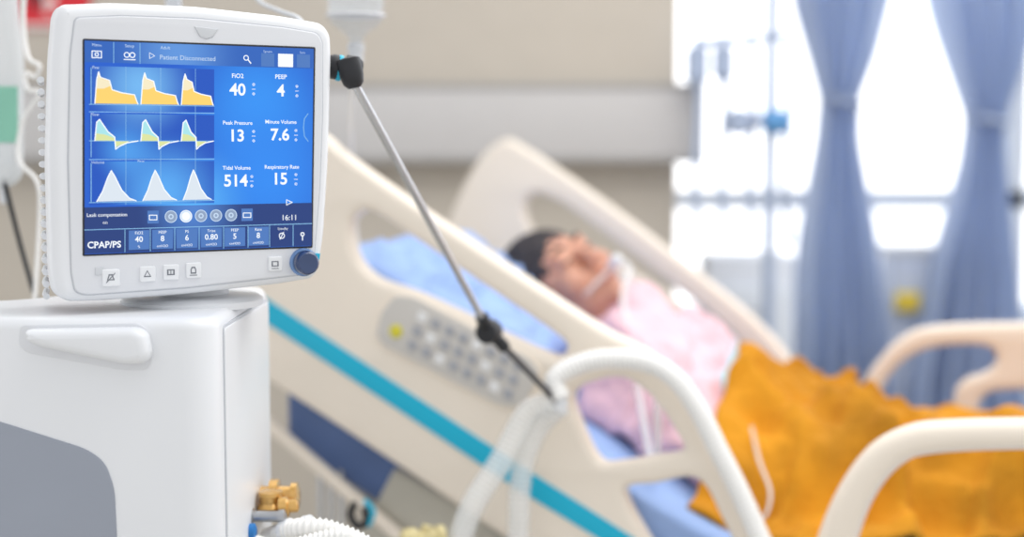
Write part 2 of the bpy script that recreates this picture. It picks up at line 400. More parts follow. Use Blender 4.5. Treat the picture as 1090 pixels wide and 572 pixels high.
for x in (163,263):
    rect1('screen_button',S_box,x-6,226,x+6,240,.0041); icon(lambda ic: line(ic,[(x-4,sy(x,231)),(x+4,sy(x,231)),(x+4,sy(x,236)),(x-4,sy(x,236)),(x-4,sy(x,231))],.9,.0043))
rect1('screen_button',S_box,278,50,292,65,.0041); rect1('screen_button',S_box,316,50,330,65,.0041)
def f(ic): line(ic,[(98,sy(98,54)),(108,sy(108,54)),(108,sy(108,61)),(98,sy(98,61)),(98,sy(98,54))],1,.0043); disc(ic,103,sy(103,57.5),2.2,.0043,inner=1.2)
icon(f)
def f(ic): disc(ic,135,sy(135,57),3,.0043,inner=2); disc(ic,141,sy(141,57),3,.0043,inner=2); line(ic,[(132,sy(132,62)),(144,sy(144,62))],1,.0043)
icon(f); icon(lambda ic: disc(ic,161,sy(161,57),4,.0043,3,inner=3))
def f(ic): disc(ic,262,sy(262,56),3,.0043,inner=2); line(ic,[(264,sy(264,58)),(267,sy(267,62))],1.3,.0043)
icon(f); icon(lambda ic: rect(ic,296,50,312,65,.0043))
for i_,x in enumerate((148,173,199,225,250,275)): rect1('screen_button',S_box,x-11,247,x+11,268,.0041)
def f(ic): disc(ic,300,sy(300,258),3.4,.0043,inner=2.4); line(ic,[(298,sy(300,262)),(302,sy(302,254))],.9,.0043)
icon(f)
def f(ic): disc(ic,322,sy(322,257),2.4,.0043,inner=1.2); line(ic,[(322,sy(322,259)),(322,sy(322,264))],1,.0043)
icon(f); icon(lambda ic: line(ic,[(305,sy(305,217)),(311,sy(311,220)),(305,sy(305,223)),(305,sy(305,217))],.8,.0043))
for px,py in ((253,95),(299,97),(253,145),(298,144),(251,193),(298,191)):
    def f(ic):
        dx=17; disc(ic,px+dx,py-5,1.5,.0043,10,inner=.8); disc(ic,px+dx,py+5,1.5,.0043,10,inner=.8); line(ic,[(px+dx-1.8,py),(px+dx+1.8,py)],.6,.0043)
    icon(f)
def T(s,px,py,h,bold=.0,m=None):
    a=mp(px,py,.0044); q=MB(); q.add(textvf(s,fm,a[0],a[1],h*mpx/.70,.0044,bold)); sbuild(q,'screen_text',m or S_w)
for s,x,y,h in (('40',253,96,12.4),('4',299,97,12.4),('13',252,145,12.4),('7.6',298,144,12.4),('514',251,193,12.4),('15',298,191,12.4)): T(s,x,y,h,.021)
for s,x,y in (('FiO2',253,81),('PEEP',299,82),('Peak Pressure',253,131),('Minute Volume',299,130),('Tidal Volume',252,179),('Respiratory Rate',300,178)): T(s,x,y,4.6 if len(s)<6 else 4.0,.014)
T('Patient Disconnected',200,62,4.8,.003,S_w2); T('Adult',176,51,3.2,0,S_w2)
for s,x,y in (('Paw',102,73),('Flow',101,123),('Volume',104,174)): T(s,x,y-1,3,0,S_w2)
T('Menu',103,48,3,0,S_w2); T('Setup',138,49,3,0,S_w2); T('System',285,55,2.4,0,S_w2); T('Save',322,56,2.4,0,S_w2)
T('Leak compensation',114,229,3.7,.004); T('on',112,237,3.4); T('16:11',308,232,5.8,.006)
T('CPAP/PS',111,261,6.6,.022)
for s,l,x in (('40','FiO2',148),('8','PEEP',173),('6','PS',199),('0.80','Trise',225),('5','PEEP',250),('8','Rate',275)):
    T(s,x,sy(x,257),5.8,.015); T(l,x,sy(x,250),3); T('cmH2O' if s!='40' else '%',x,sy(x,265),2.6)
T('Standby',301,sy(301,250),2.6); T('Pmax',150,sy(150,172),2.2,0,S_w2)
def sq(px,py,w,h,n): 
    a=mp(px,py,n); return rpoly([(a[0]-w/2,a[1]-h/2),(a[0]+w/2,a[1]-h/2),(a[0]+w/2,a[1]+h/2),(a[0]-w/2,a[1]+h/2)],.002,4)
def ringvf(pts,c,k=.62): return [[(c[0]+x,c[1]+y) for x,y in pts],[(c[0]+x*k,c[1]+y*k) for x,y in pts]]
bell=[(-.004,-.0025),(.004,-.0025),(.0028,.0008),(.0020,.0038),(-.0020,.0038),(-.0028,.0008)]
box_=[(-.004,-.003),(.004,-.003),(.004,.003),(-.004,.003)]
tri=[(-.004,-.003),(.004,-.003),(0,.0042)]
lock=[(-.003,-.0035),(.003,-.0035),(.003,.001),(.0018,.0038),(-.0018,.0038),(-.003,.001)]
for (px,py,s),shp,xtra in zip(((118,296,.018),(157,292,.0165),(182,290,.0165),(206,288,.0165),(293,281,.016)),(bell,tri,box_,lock,box_),(1,0,2,3,3)):
    slab('panel_button',[sq(px,py,s,s,.003)],fm,.001,.0045,M_white,mon,bev=.0012)
    mk=MB(); a=mp(px,py,.005)
    mk.add(slabvf(ringvf(shp,a),fm,.0044,.0048,.0001,1))
    if xtra==1: mk.add(slabvf([[(a[0]-.005,a[1]-.0048),(a[0]-.0042,a[1]-.0052),(a[0]+.005,a[1]+.0046),(a[0]+.0042,a[1]+.005)]],fm,.0044,.0049,.0001,1))
    if xtra==2: mk.add(slabvf([[(a[0]-.0004,a[1]-.003),(a[0]+.0004,a[1]-.003),(a[0]+.0004,a[1]+.003),(a[0]-.0004,a[1]+.003)]],fm,.0044,.0049,.0001,1))
    if xtra==3: mk.add(slabvf([[(a[0]-.004,a[1]-.0055),(a[0]+.004,a[1]-.0055),(a[0]+.004,a[1]-.0047),(a[0]-.004,a[1]-.0047)]],fm,.0044,.0048,.0001,1))
    mk.build('button_icon',M_mark,mon)
a=mp(322,279,.0); Pk=fw(fm,a[0],a[1],.001)
lathe('knob_ring',Pk,fm[3],[(.0155,0),(.0155,.004),(.014,.006),(.0125,.006)],M_knobring,mon,40)
lathe('control_knob',Pk,fm[3],[(.013,.002),(.0132,.014),(.0125,.018),(.0105,.020),(.006,.0195),(0,.0192)],M_knob,mon,40,label='blue rotary knob')
slab('alarm_light',[[mp(*p,.001) for p in ((206,28),(232,31),(226,40),(219,42),(212,39))]],fm,-.002,.0035,M_lgrey,mon,bev=.0012)
slab('status_light',[[mp(*p,.001) for p in ((101,285),(110,284),(110,292),(101,293))]],fm,.001,.0035,M_lgrey,mon,bev=.0004)
slab('status_light',[[mp(*p,.001) for p in ((336,270),(341,270),(340,277),(336,277))]],fm,-.001,.0015,M_teal,mon,bev=.0004)
mb=MB(); la=min(p[0] for p in ol)
for i in range(19):
    z=-.155+i*.0125
    mb.add(tubevf([fw(fm,la+.001,z,-.048),fw(fm,la+.004,z,-.075),fw(fm,la+.012,z,-.118)],.0035,8,0))
mb.build('vent_grille',M_white,mon)
am=mp(205,318,-.085); Pn=fw(fm,am[0],am[1],-.085)
lathe('swivel_neck',(Pn.x,Pn.y,ztop-.004),(0,0,1),[(.078,0),(.078,.007),(.073,.011),(.040,.013),(.038,.06)],M_white,vent,48)
# ports on the right side (lower)
pz=Vector((1,0,0))
B0=at(262,550,1.60)
lathe('gas_port',B0-pz*.03,pz,[(.016,0),(.016,.028),(.008,.029),(.008,.031),(.0095,.033),(.0095,.038),(.0065,.040),(.0065,.066),(.008,.068),(.008,.074),(.004,.076)],M_steel,vent,20)
lathe('gas_port',at(258,566,1.58)-pz*.03,pz,[(.012,0),(.012,.026),(.007,.027),(.007,.036),(.009,.037),(.009,.044),(.005,.046)],M_bport,vent,20,label='small blue port')
ex=thing('exhalation_valve','amber and brass exhalation valve on lower right side of the ventilator','valve',at(292,548,1.62))
lathe('valve_body',at(268,530,1.66)-pz*.01,pz,[(.014,0),(.018,.006),(.018,.014),(.014,.016),(.014,.030),(.022,.032),(.022,.042),(.014,.044),(.014,.056),(.018,.057),(.018,.064),(.009,.067)],M_amber,ex,24)
lathe('valve_cap',at(288,536,1.63),(0,0,1),[(.012,-.018),(.016,-.012),(.016,-.004),(.012,.001),(.012,.008),(.014,.009),(.014,.014),(.007,.016)],M_amber,ex,24)
lathe('small_fitting',at(302,540,1.62),(1,0,.15),[(.008,-.006),(.012,-.004),(.012,.005),(.008,.007),(.008,.016),(.004,.018)],M_amber,ex,20)
hz=thing('exhalation_hose','white ribbed breathing hose bundle at bottom beside the ventilator ports','hose',at(330,600,1.6))
tube('hose',[at(285,574,1.62),at(320,563,1.58),at(355,566,1.58),at(400,590,1.58),at(430,640,1.6)],.011,M_hosew,hz,16,ridge=.0016,pitch=.006)
lathe('hose_cuff',at(300,568,1.60),(at(345,556,1.58)-at(300,566,1.60)),[(.013,0),(.015,.004),(.015,.014),(.012,.016),(.012,.03),(.014,.032),(.014,.04)],M_white,hz,24)
tube('hose',[at(250,572,1.60),at(300,584,1.56),at(370,572,1.55),at(400,610,1.56)],.009,M_hosew,hz,16,ridge=.0014,pitch=.006)
yc=thing('yellow_connector','pale yellow plastic hose connector lying low in front of the bed rail','connector',at(445,580,1.95))
lathe('connector_body',at(428,576,1.95),at(480,568,1.98)-at(428,576,1.95),[(.012,0),(.016,.006),(.016,.02),(.010,.026),(.010,.05),(.014,.052),(.014,.062)],M_pyel,yc,24)
tube('branch',[at(452,572,1.965),at(455,560,1.965)],.008,M_pyel,yc,smooth=0)
tube('power_cable',[at(4,190,1.95),at(10,215,1.95),at(22,262,1.95),at(34,305,1.93),at(40,330,1.9),at(44,420,1.86),at(40,600,1.84)],.0035,M_black,props=dict(label='thin black cable hanging down beside the left edge of the ventilator screen',category='cable'))
# ================= BED
TH=math.radians(20)
u=Vector((math.cos(TH),-math.sin(TH),0)); v_=Vector((math.sin(TH),math.cos(TH),0)); Z=Vector((0,0,1))
B=Vector((-.301,2.25,0))
def bfr(v): return frame(B+v_*v,u,Z)
def W(s,v,z): return B+u*s+v_*v+Z*z
def bp(px,py,v): return fp(bfr(v),px,py)
def bq(px,py,v): 
    s,z=bp(px,py,v); return W(s,v,z)
BW=.92
bed=thing('hospital_bed','beige hospital bed with raised backrest and teal striped side rails','bed',W(.9,.46,0))
def rail(v,outer,holes,thick,bev,sm=6):
    fr=bfr(v); loops=[[tuple(q) for q in cat([fp(fr,*p) for p in outer],sm)]]+[[tuple(q) for q in cat([fp(fr,*p) for p in h],sm)] for h in holes]
    return slab('side_rail',loops,fr,-thick/2,thick/2,M_beige,bed,bev=bev,res=4)
nh=rail(0,[(300,122),(345,142),(372,165),(450,220),(560,294),(640,346),(695,376),(735,418),(768,472),(800,535),(835,610),(825,640),(770,660),(700,650),(620,618),(540,570),(430,496),(330,430),(270,392),(250,370),(252,300),(262,180),(275,130)],
 [[(377,245),(384,228),(402,226),(455,260),(520,304),(585,348),(606,366),(596,378),(560,364),(500,335),(445,310),(405,296),(384,275)],
  [(612,420),(634,405),(668,402),(698,424),(724,462),(728,478),(700,484),(662,490),(640,488),(622,455)],
  [(668,520),(700,513),(744,508),(768,545),(785,590),(760,612),(715,600),(685,560)]],.04,.013)
fr=bfr(0)
slab('accent_stripe',[[fp(fr,*p,.021) for p in ((262,304),(420,408),(560,500),(676,574),(690,606),(560,527),(420,434),(262,330))]],fr,.018,.0225,M_teal,nh,bev=.0012)
pad=[(420,315),(440,317),(564,383),(574,396),(560,427),(548,434),(530,431),(408,368),(400,356),(406,333)]
slab('pad_edge',[rpoly([fp(fr,*p,.024) for p in [(419,313),(441,315),(567,381),(577,396),(562,429),(548,437),(529,434),(406,371),(397,357),(404,331)]],.010)],fr,.017,.0235,M_beige,nh,bev=.002)
slab('control_pad',[rpoly([fp(fr,*p,.026) for p in pad],.009)],fr,.018,.026,M_pad,nh,bev=.0015)
a=fp(fr,421,353,.028); R=7.5*2.15/F
lathe('button',fw(fr,a[0],a[1],.0255),fr[3],[(R,0),(R,.002),(R*.85,.003)],M_yg,nh,20,label='yellow-green round button')
for r_ in range(3):
    for c_ in range(8):
        x=449+c_*14.6-r_*5.2; y=338+c_*7.4+r_*15
        e1x,e1y=4.6,2.4; e2x,e2y=-1.4,4.6
        q=[(x-e1x-e2x,y-e1y-e2y),(x+e1x-e2x,y+e1y-e2y),(x+e1x+e2x,y+e1y+e2y),(x-e1x+e2x,y-e1y+e2y)]
        slab('button',[rpoly([fp(fr,*p,.028) for p in q],.002,3)],fr,.0255,.0285,M_btn if (r_*3+c_)%4 else M_btnw,nh,bev=.0008,res=1)
slab('rail_bracket',[rpoly([bp(*p,.06) for p in ((425,495),(520,548),(575,600),(570,680),(430,680),(385,600),(390,558),(408,528))],.01)],bfr(.06),-.03,.025,M_bframe,bed,bev=.01)
fh=rail(BW,[(535,150),(560,157),(640,211),(720,271),(800,335),(845,385),(862,420),(850,470),(780,520),(650,470),(540,400),(470,350),(462,300),(478,240),(505,180)],
 [[(560,222),(568,208),(582,208),(612,224),(700,290),(772,348),(816,396),(822,425),(792,440),(768,420),(752,372),(735,335),(700,304),(650,277),(605,264),(572,250)],
  [(600,292),(630,287),(680,312),(712,342),(720,380),(690,400),(640,370),(605,330)]],.04,.013)
nf=rail(0,[(858,640),(868,580),(892,520),(925,475),(965,453),(1010,447),(1100,445),(1220,448),(1290,470),(1320,530),(1325,640),(1300,720),(1100,730),(900,720),(862,700)],
 [[(902,640),(912,580),(932,528),(962,493),(1000,482),(1100,478),(1210,481),(1265,500),(1285,560),(1280,620),(1100,640),(930,660)]],.045,.019)
ffr=rail(BW,[(908,450),(915,415),(935,383),(962,357),(1000,346),(1100,343),(1180,346),(1210,370),(1215,470),(1190,540),(1050,545),(930,540),(908,500)],
 [[(932,450),(940,412),(960,385),(990,370),(1030,366),(1055,370),(1060,384),(1048,396),(1028,403),(1016,420),(1014,470),(980,490),(940,485)],
  [(1040,440),(1052,418),(1090,414),(1150,416),(1165,450),(1150,490),(1080,495),(1045,480)]],.04,.014)
HS,HZ,TN=.66,.70,math.tan(math.radians(28))
def zt(s):
    w=.06; d=HS-s
    return HZ+TN*(d+math.sqrt(d*d+w*w))/2
def prof(s0,s1,off0,off1):
    ss=[s0+(s1-s0)*i/40 for i in range(41)]
    return [(s,zt(s)+off0) for s in ss]+[(s,zt(s)+off1) for s in reversed(ss)]
fb=bfr(0)
slab('deck',[prof(-.09,2.0,-.315,-.29)],fb,-.82,-.09,M_bframe,bed,bev=.004)
def slabs(name,pts,n0,n1,m,parent,bev=.01): return slab(name,[pts],fb,n0,n1,m,parent,bev=bev)
tube('frame_bar',[bq(270,438,.02),bq(398,548,.02),bq(470,610,.02)],.011,M_beige,bed,smooth=0)
slabs('base_frame',rpoly([(0,.16),(1.85,.16),(1.85,.24),(0,.24)],.02),-.8,-.12,M_bframe,bed)
for s in (.55,1.4):
    slabs('lift_column',rpoly([(s-.09,.22),(s+.09,.22),(s+.06,.40),(s-.06,.40)],.01),-.55,-.37,M_lgrey,bed)
for s in (.1,1.75):
    for vv in (.16,.76):
        c=lathe('caster',W(s,vv-.025,.065),v_,[(.03,0),(.06,.003),(.065,.01),(.065,.04),(.06,.047),(.03,.05)],M_dark,bed)
        lathe('caster_stem',W(s,vv,.065),Z,[(.014,0),(.014,.10)],M_steel,c,12)
for px in (341,352,363):
    tube('strut',[bq(px,500,.05),bq(px+2,640,.05)],.005,M_chrome,bed,smooth=0)
cl=thing('tube_clip','small black and teal clip on hose under the raised bed end','clip',bq(383,565,-.1))
tube('clip_ring',[bq(378,536,-.1),bq(373,548,-.1),bq(380,560,-.1),bq(390,556,-.1),bq(388,540,-.1)],.006,M_black,cl)
tube('clip_band',[bq(388,533,-.1),bq(397,545,-.1),bq(392,560,-.1)],.004,M_teal,cl)
slab('mattress',[prof(-.10,1.98,-.285,-.004)],fb,-.80,-.05,M_navy,bev=.02,res=4,label='slate blue vinyl mattress bent up under the sheet',category='mattress')
slab('bed_sheet',[prof(-.08,.60,-.075,.004)],fb,-.808,-.042,M_sheet,bev=.012,res=3,label='light blue sheet stretched over the raised half of the mattress',category='sheet')
slab('draw_sheet',[prof(.50,1.96,-.20,.005)],fb,-.81,-.038,M_sheet,bev=.012,res=3,label='light blue sheet tucked down over the flat foot half of the mattress',category='sheet')
def pillow(name,c,ax,ay,az,a,b,h,m,wr=.22,**k):
    V=[];Fc=[];N=64;Mv=50
    for side in (1,-1):
        for i in range(N+1):
            for j in range(Mv+1):
                x=-1+2*i/N; y=-1+2*j/Mv
                e=max(0,(1-abs(x)**2.6))**.45*max(0,(1-abs(y)**2.6))**.45
                w=noise.noise(Vector((x*2.2,y*2.2,side*3.)))*wr+max(0,1-abs(noise.noise(Vector((x*3+y*2.5,y*3-x,side*5.)))*3.5))*wr*.9-max(0,1-abs(noise.noise(Vector((x*5-y*3,y*4+x*2,side*9.)))*3.5))*wr*.5
                V.append(c+ax*a*x*(1-.06*(1-abs(y)))+ay*b*y*(1-.06*(1-abs(x)))+az*h*side*e*(1+w))
    K=(N+1)*(Mv+1)
    for sd in (0,1):
        for i in range(N):
            for j in range(Mv):
                q=sd*K+i*(Mv+1)+j; Fc.append((q,q+1,q+Mv+2,q+Mv+1))
    o=link(name,V,Fc,m,None,recalc=False,ang=180,**k)
    bm=bmesh.new(); bm.from_mesh(o.data); bmesh.ops.remove_doubles(bm,verts=bm.verts,dist=.0006); bmesh.ops.recalc_face_normals(bm,faces=bm.faces)
    for f in bm.faces: f.smooth=True
    bm.to_mesh(o.data); bm.free(); return o
a28=math.radians(28)
du=(u*math.cos(a28)-Z*math.sin(a28)); dn=(u*math.sin(a28)+Z*math.cos(a28))
pc=W(.13,.36,zt(.13)+.060)
pillow('pillow',pc,du,v_,dn,.20,.26,.058,M_pillow,wr=.34,label='soft rumpled blue pillow behind the patient\'s head',category='pillow')
# ================= PERSON
def ell(c,ax,r,n=24):
    V=[];Fc=[];m=n//2
    for i in range(m+1):
        th=math.pi*i/m
        for k in range(n):
            ph=2*math.pi*k/n
            d=(math.sin(th)*math.cos(ph)*r[0],math.sin(th)*math.sin(ph)*r[1],math.cos(th)*r[2])
            V.append(c+ax[0]*d[0]+ax[1]*d[1]+ax[2]*d[2])
    for i in range(m):
        for k in range(n):
            k2=(k+1)%n; Fc.append((i*n+k,i*n+k2,(i+1)*n+k2,(i+1)*n+k))
    return V,Fc
def caps(P,Q,r0,r1,n=18):
    P=Vector(P);Q=Vector(Q); L=(Q-P).length; pr=[]
    for i in range(7): t=math.pi/2*(1-i/6); pr.append((r0*math.cos(t),-r0*math.sin(t)))
    for i in range(7): t=math.pi/2*i/6; pr.append((r1*math.cos(t),L+r1*math.sin(t)))
    return lathevf(P,Q-P,pr,n)
def merge(name,mb,vox,m,parent,smooth=4,disp=0,dscale=20,fold=0,**k):
    me=bpy.data.meshes.new('t'); me.from_pydata([tuple(x) for x in mb.v],[],mb.f); me.update()
    bm=bmesh.new(); bm.from_mesh(me); bmesh.ops.remove_doubles(bm,verts=bm.verts,dist=1e-5); bmesh.ops.recalc_face_normals(bm,faces=bm.faces); bm.to_mesh(me); bm.free()
    o=bpy.data.objects.new('t',me); COL.objects.link(o)
    r=o.modifiers.new('r','REMESH'); r.mode='VOXEL'; r.voxel_size=vox
    s=o.modifiers.new('s','SMOOTH'); s.iterations=smooth; s.factor=.5
    dg=bpy.context.evaluated_depsgraph_get(); e=bpy.data.meshes.new_from_object(o.evaluated_get(dg))
    V=[v.co.copy() for v in e.vertices]; N=[v.normal.copy() for v in e.vertices]
    if disp: V=[p+n*disp*noise.noise(Vector((p.x*dscale,p.y*dscale*1.6,p.z*dscale))) for p,n in zip(V,N)]
    if fold:
        V2=[]
        for p,n in zip(V,N):
            q=Vector((p.x*9+p.z*6,p.y*5,p.z*9-p.x*3)); r1=max(0,1-abs(noise.noise(q))*3.2); r2=max(0,1-abs(noise.noise(q*2.1+Vector((3,1,8))))*3.2)
            V2.append(p+n*fold*(r1**1.3+.45*r2))
        V=V2
    Fc=[tuple(p.vertices) for p in e.polygons]
    bpy.data.objects.remove(o); bpy.data.meshes.remove(e); bpy.data.meshes.remove(me)
    ob=link(name,V,Fc,m,parent,ang=180,**k)
    return ob,BVHTree.FromPolygons([tuple(v) for v in V],Fc)
pers=thing('person','person lying back on the raised bed in a pale pink gown with a mouth tube','person',W(.7,.46,.80))
CV=.46
hs,hz_=bp(604,304,CV); HC=W(hs,CV,hz_)
phi=math.radians(36); psi=math.radians(30)
Cr=-u*math.cos(phi)+Z*math.sin(phi); F0=u*math.sin(phi)+Z*math.cos(phi); Fw=F0*math.cos(psi)-v_*math.sin(psi); Rt=Fw.cross(Cr)
HA=(Rt,Fw,Cr)
def hl(x,y,z): return HC+Rt*x+Fw*y+Cr*z
X3=(u*math.cos(a28)-Z*math.sin(a28),v_,u*math.sin(a28)+Z*math.cos(a28)); XF=(u,v_,Z)
def onm(s,v,h):
    if s<HS-.05: return W(s,v,zt(s))+X3[2]*h
    return W(s,v,zt(s)+h)
bd=MB()
bd.add(ell(hl(0,-.012,.028),HA,(.074,.092,.088))); bd.add(ell(hl(0,.02,-.045),HA,(.058,.062,.060)))
bd.add(ell(hl(0,.064,-.084),HA,(.026,.02,.018)))
bd.add(caps(hl(0,.083,.018),hl(0,.102,-.02),.009,.013))
for s in (1,-1):
    bd.add(ell(hl(s*.012,.094,-.024),HA,(.010,.01,.008),14)); bd.add(ell(hl(s*.03,.074,.034),HA,(.026,.012,.009),14))
    bd.add(ell(hl(s*.031,.074,.013),HA,(.017,.011,.010),14)); bd.add(ell(hl(s*.038,.054,-.02),HA,(.030,.028,.028),16))
    bd.add(ell(hl(s*.076,-.005,.0),HA,(.009,.019,.031),16))
bd.add(ell(hl(0,.086,-.048),HA,(.024,.011,.0055),16)); bd.add(ell(hl(0,.084,-.06),HA,(.021,.011,.006),16))
nk=onm(.355,CV,.115)
bd.add(caps(hl(0,-.015,-.05),nk,.052,.056))
WV,WH=.155,.055
def torso(mb,g):
    mb.add(ell(onm(.45,CV,.085),X3,(.15+g,.175+g,.085+g))); mb.add(ell(onm(.58,CV,.075),X3,(.15+g,.155+g,.068+g)))
    mb.add(ell(onm(.76,CV,.072),XF,(.16+g,.165+g,.070+g)))
    for s in (1,-1):
        mb.add(caps(onm(.39,CV+s*.13,.085),onm(.39,CV+s*.165,.075),.062+g,.055+g))
        mb.add(caps(onm(.39,CV+s*.165,.075),onm(.62,CV+s*.22,.055),.050+g,.040+g))
        mb.add(caps(onm(.62,CV+s*.22,.055),onm(.85,CV+s*WV,WH+.02),.040+g,.028+g))
torso(bd,0)
for s in (1,-1):
    bd.add(caps(W(.82,CV+s*.085,HZ+.075),W(1.24,CV+s*.10,HZ+.10),.068,.052)); bd.add(caps(W(1.24,CV+s*.10,HZ+.10),W(1.64,CV+s*.09,HZ+.05),.052,.036))
    bd.add(caps(W(1.65,CV+s*.09,HZ+.045),W(1.69,CV+s*.10,HZ+.17),.034,.026))
    h0=onm(.86,CV+s*WV,WH+.016); bd.add(ell(h0+u*.045-Z*.006,XF,(.05,.04,.016),18))
    for k_,(dv,ln) in enumerate(((-.030,.062),(-.010,.072),(.010,.068),(.029,.052))):
        a=h0+u*.075+v_*dv-Z*.004; b_=a+u*ln*.55+v_*dv*.2+Z*.004; c_=b_+u*ln*.45-Z*.012
        bd.add(caps(a,b_,.0085,.008,10)); bd.add(caps(b_,c_,.008,.0068,10))
    a=h0+u*.02-v_*s*.03; bd.add(caps(a,a+u*.035-v_*s*.028,.011,.0095,10)); bd.add(caps(a+u*.035-v_*s*.028,a+u*.062-v_*s*.03,.0095,.008,10))
_,bvb=merge('body',bd,.0055,M_skin,pers,5)
hb=MB(); hb.add(ell(hl(0,-.022,.043),HA,(.082,.096,.090),40))
merge('hair',hb,.005,M_hair,pers,2,disp=.004,dscale=70)
for s in (1,-1):
    mb=MB(); mb.add(tubevf([hl(s*.015,.086,.034),hl(s*.032,.086,.04),hl(s*.048,.073,.035)],.003,8,4)); mb.build('eyebrow',M_hair,pers)
    mb=MB(); mb.add(tubevf([hl(s*.017,.0835,.012),hl(s*.031,.0855,.008),hl(s*.045,.078,.011)],.0016,8,4)); mb.build('eyelash',M_hair,pers)
mb=MB(); mb.add(ell(hl(0,.0895,-.049),HA,(.022,.009,.0045),16)); mb.add(ell(hl(0,.087,-.060),HA,(.019,.009,.005),16)); mb.build('lips',M_lip,pers)
gb=MB(); torso(gb,.014); gb.add(caps(onm(.335,CV,.110),onm(.45,CV,.09),.074,.09))
gb.add(ell(onm(.40,CV-.10,.125),X3,(.09,.10,.045))); gb.add(ell(onm(.52,CV-.06,.115),X3,(.11,.12,.04)))
gw,bvg=merge('gown',gb,.008,M_gown,pers,3,disp=.012,dscale=14,fold=.022)
et=thing('mouth_tube','thin clear breathing tube taped at the patient\'s mouth','breathing tube',hl(0,.10,-.055))
mo=hl(0,.096,-.054)
tube('tape',[hl(-.05,.058,-.050),hl(-.028,.087,-.055),hl(0,.097,-.056),hl(.028,.087,-.055),hl(.05,.058,-.050)],.0048,M_tape,et,8,5)
def drape(s,v,dz):
    top=W(s,v,1.6); z=zt(s)
    for bv in (bvb,bvg):
        h=bv.ray_cast(top,-Z)
        if h[0] is not None: z=max(z,h[0].z)
    return z+dz
e1=W(.40,.34,drape(.40,.34,.02)); e2=W(.46,.22,drape(.46,.22,.02)); e3=W(.52,.10,drape(.52,.10,.03))
tube('tube',[mo-Fw*.01,mo+Fw*.022,mo+Fw*.022+u*.03-Z*.012,e1,e2,e3,bq(700,392,.035)],.0062,M_hose,et)
lathe('connector',mo+Fw*.016,(u*.4+Fw).normalized(),[(.007,0),(.010,.004),(.010,.018),(.007,.022)],M_white,et,18)
def blanket():
    N=210;Mv=120; s0,s1=.600,1.96; Hh=[[0]*(Mv+1) for _ in range(N+1)]; SV=[[None]*(Mv+1) for _ in range(N+1)]
    for i in range(N+1):
        for j in range(Mv+1):
            t=j/Mv; k=(1-i/N)**4
            s=s0+(s1-s0)*i/N
            kk=min(1,max(0,(s-.78)/.34)); kk=kk*kk*(3-2*kk)
            va=.10+.165*kk+.02*noise.noise(Vector((i*.045,0,2)))
            vv=va+t*(.80-va)
            s+=k*(-.045*math.exp(-(t/.25)**2)+.02*math.sin(t*7+1)+.02*noise.noise(Vector((t*6,3,1))))
            SV[i][j]=(s,vv); Hh[i][j]=drape(s,vv,0)-zt(s)
    O=[r[:] for r in Hh]
    for it in range(14):
        G=[r[:] for r in Hh]
        for i in range(N+1):
            for j in range(Mv+1):
                a=G[max(i-1,0)][j]+G[min(i+1,N)][j]+G[i][max(j-1,0)]+G[i][min(j+1,Mv)]
                Hh[i][j]=max(a/4,O[i][j])
    V=[];Fc=[]
    for i in range(N+1):
        for j in range(Mv+1):
            s,vv=SV[i][j]
            wx=noise.noise(Vector((s*3,vv*3,9)))*.35
            q=Vector((s*5.2+vv*4.4+wx,vv*1.8-s*2.0+wx,5.5)); r1=max(0,1-abs(noise.noise(q))*4.2)
            q2=Vector((s*10-vv*6+wx,vv*3.2+s*2,1.2)); r2=max(0,1-abs(noise.noise(q2))*4.0)
            q3=Vector((s*13+vv*9,vv*11-s*6,8.2)); r3=max(0,1-abs(noise.noise(q3))*3.6)
            top=1-.4*math.exp(-((vv-CV-.05)/.16)**2)
            f=(.052*r1+.028*r2)*top+.007*r3
            e=min(i/8,1)*min((j+3)/9,1); hem=.010*math.sin(min(i/9,1)*math.pi)
            V.append(W(s+.014*r1,vv-.012*r2,zt(s)+max(.010,Hh[i][j]+.010+f*(.3+.7*e)+hem)))
    for i in range(N):
        for j in range(Mv):
            q=i*(Mv+1)+j; Fc.append((q,q+1,q+Mv+2,q+Mv+1))
    o=link('blanket',V,Fc,M_mustard,None,ang=180,label='mustard yellow fleece blanket rumpled over the patient\'s legs',category='blanket')
    sd=o.modifiers.new('t','SOLIDIFY'); sd.thickness=.010; sd.offset=1
    return o
blanket()
mb=[];fc=[]
for i in range(6):
    for j in range(31):
        t=j/30; vv=.30+t*.36; s=.575+i*.008
        mb.append(W(s,vv,drape(s,vv,.006+.006*math.sin(i/5*math.pi))))
for i in range(5):
    for j in range(30):
        q=i*31+j; fc.append((q,q+1,q+32,q+31))
o=link('folded_cloth',mb,fc,M_cuff,None,ang=180,label='narrow pale aqua cloth edge between pink gown and mustard blanket',category='cloth')
sd=o.modifiers.new('t','SOLIDIFY'); sd.thickness=.008
tube('drain_tube',[bq(800,455,.25),bq(808,490,.16),bq(820,525,.10),bq(812,552,.08),bq(795,540,.10),bq(770,520,.14)],.003,M_hose,props=dict(label='thin clear tube looping over near edge of mustard blanket',category='tube'))
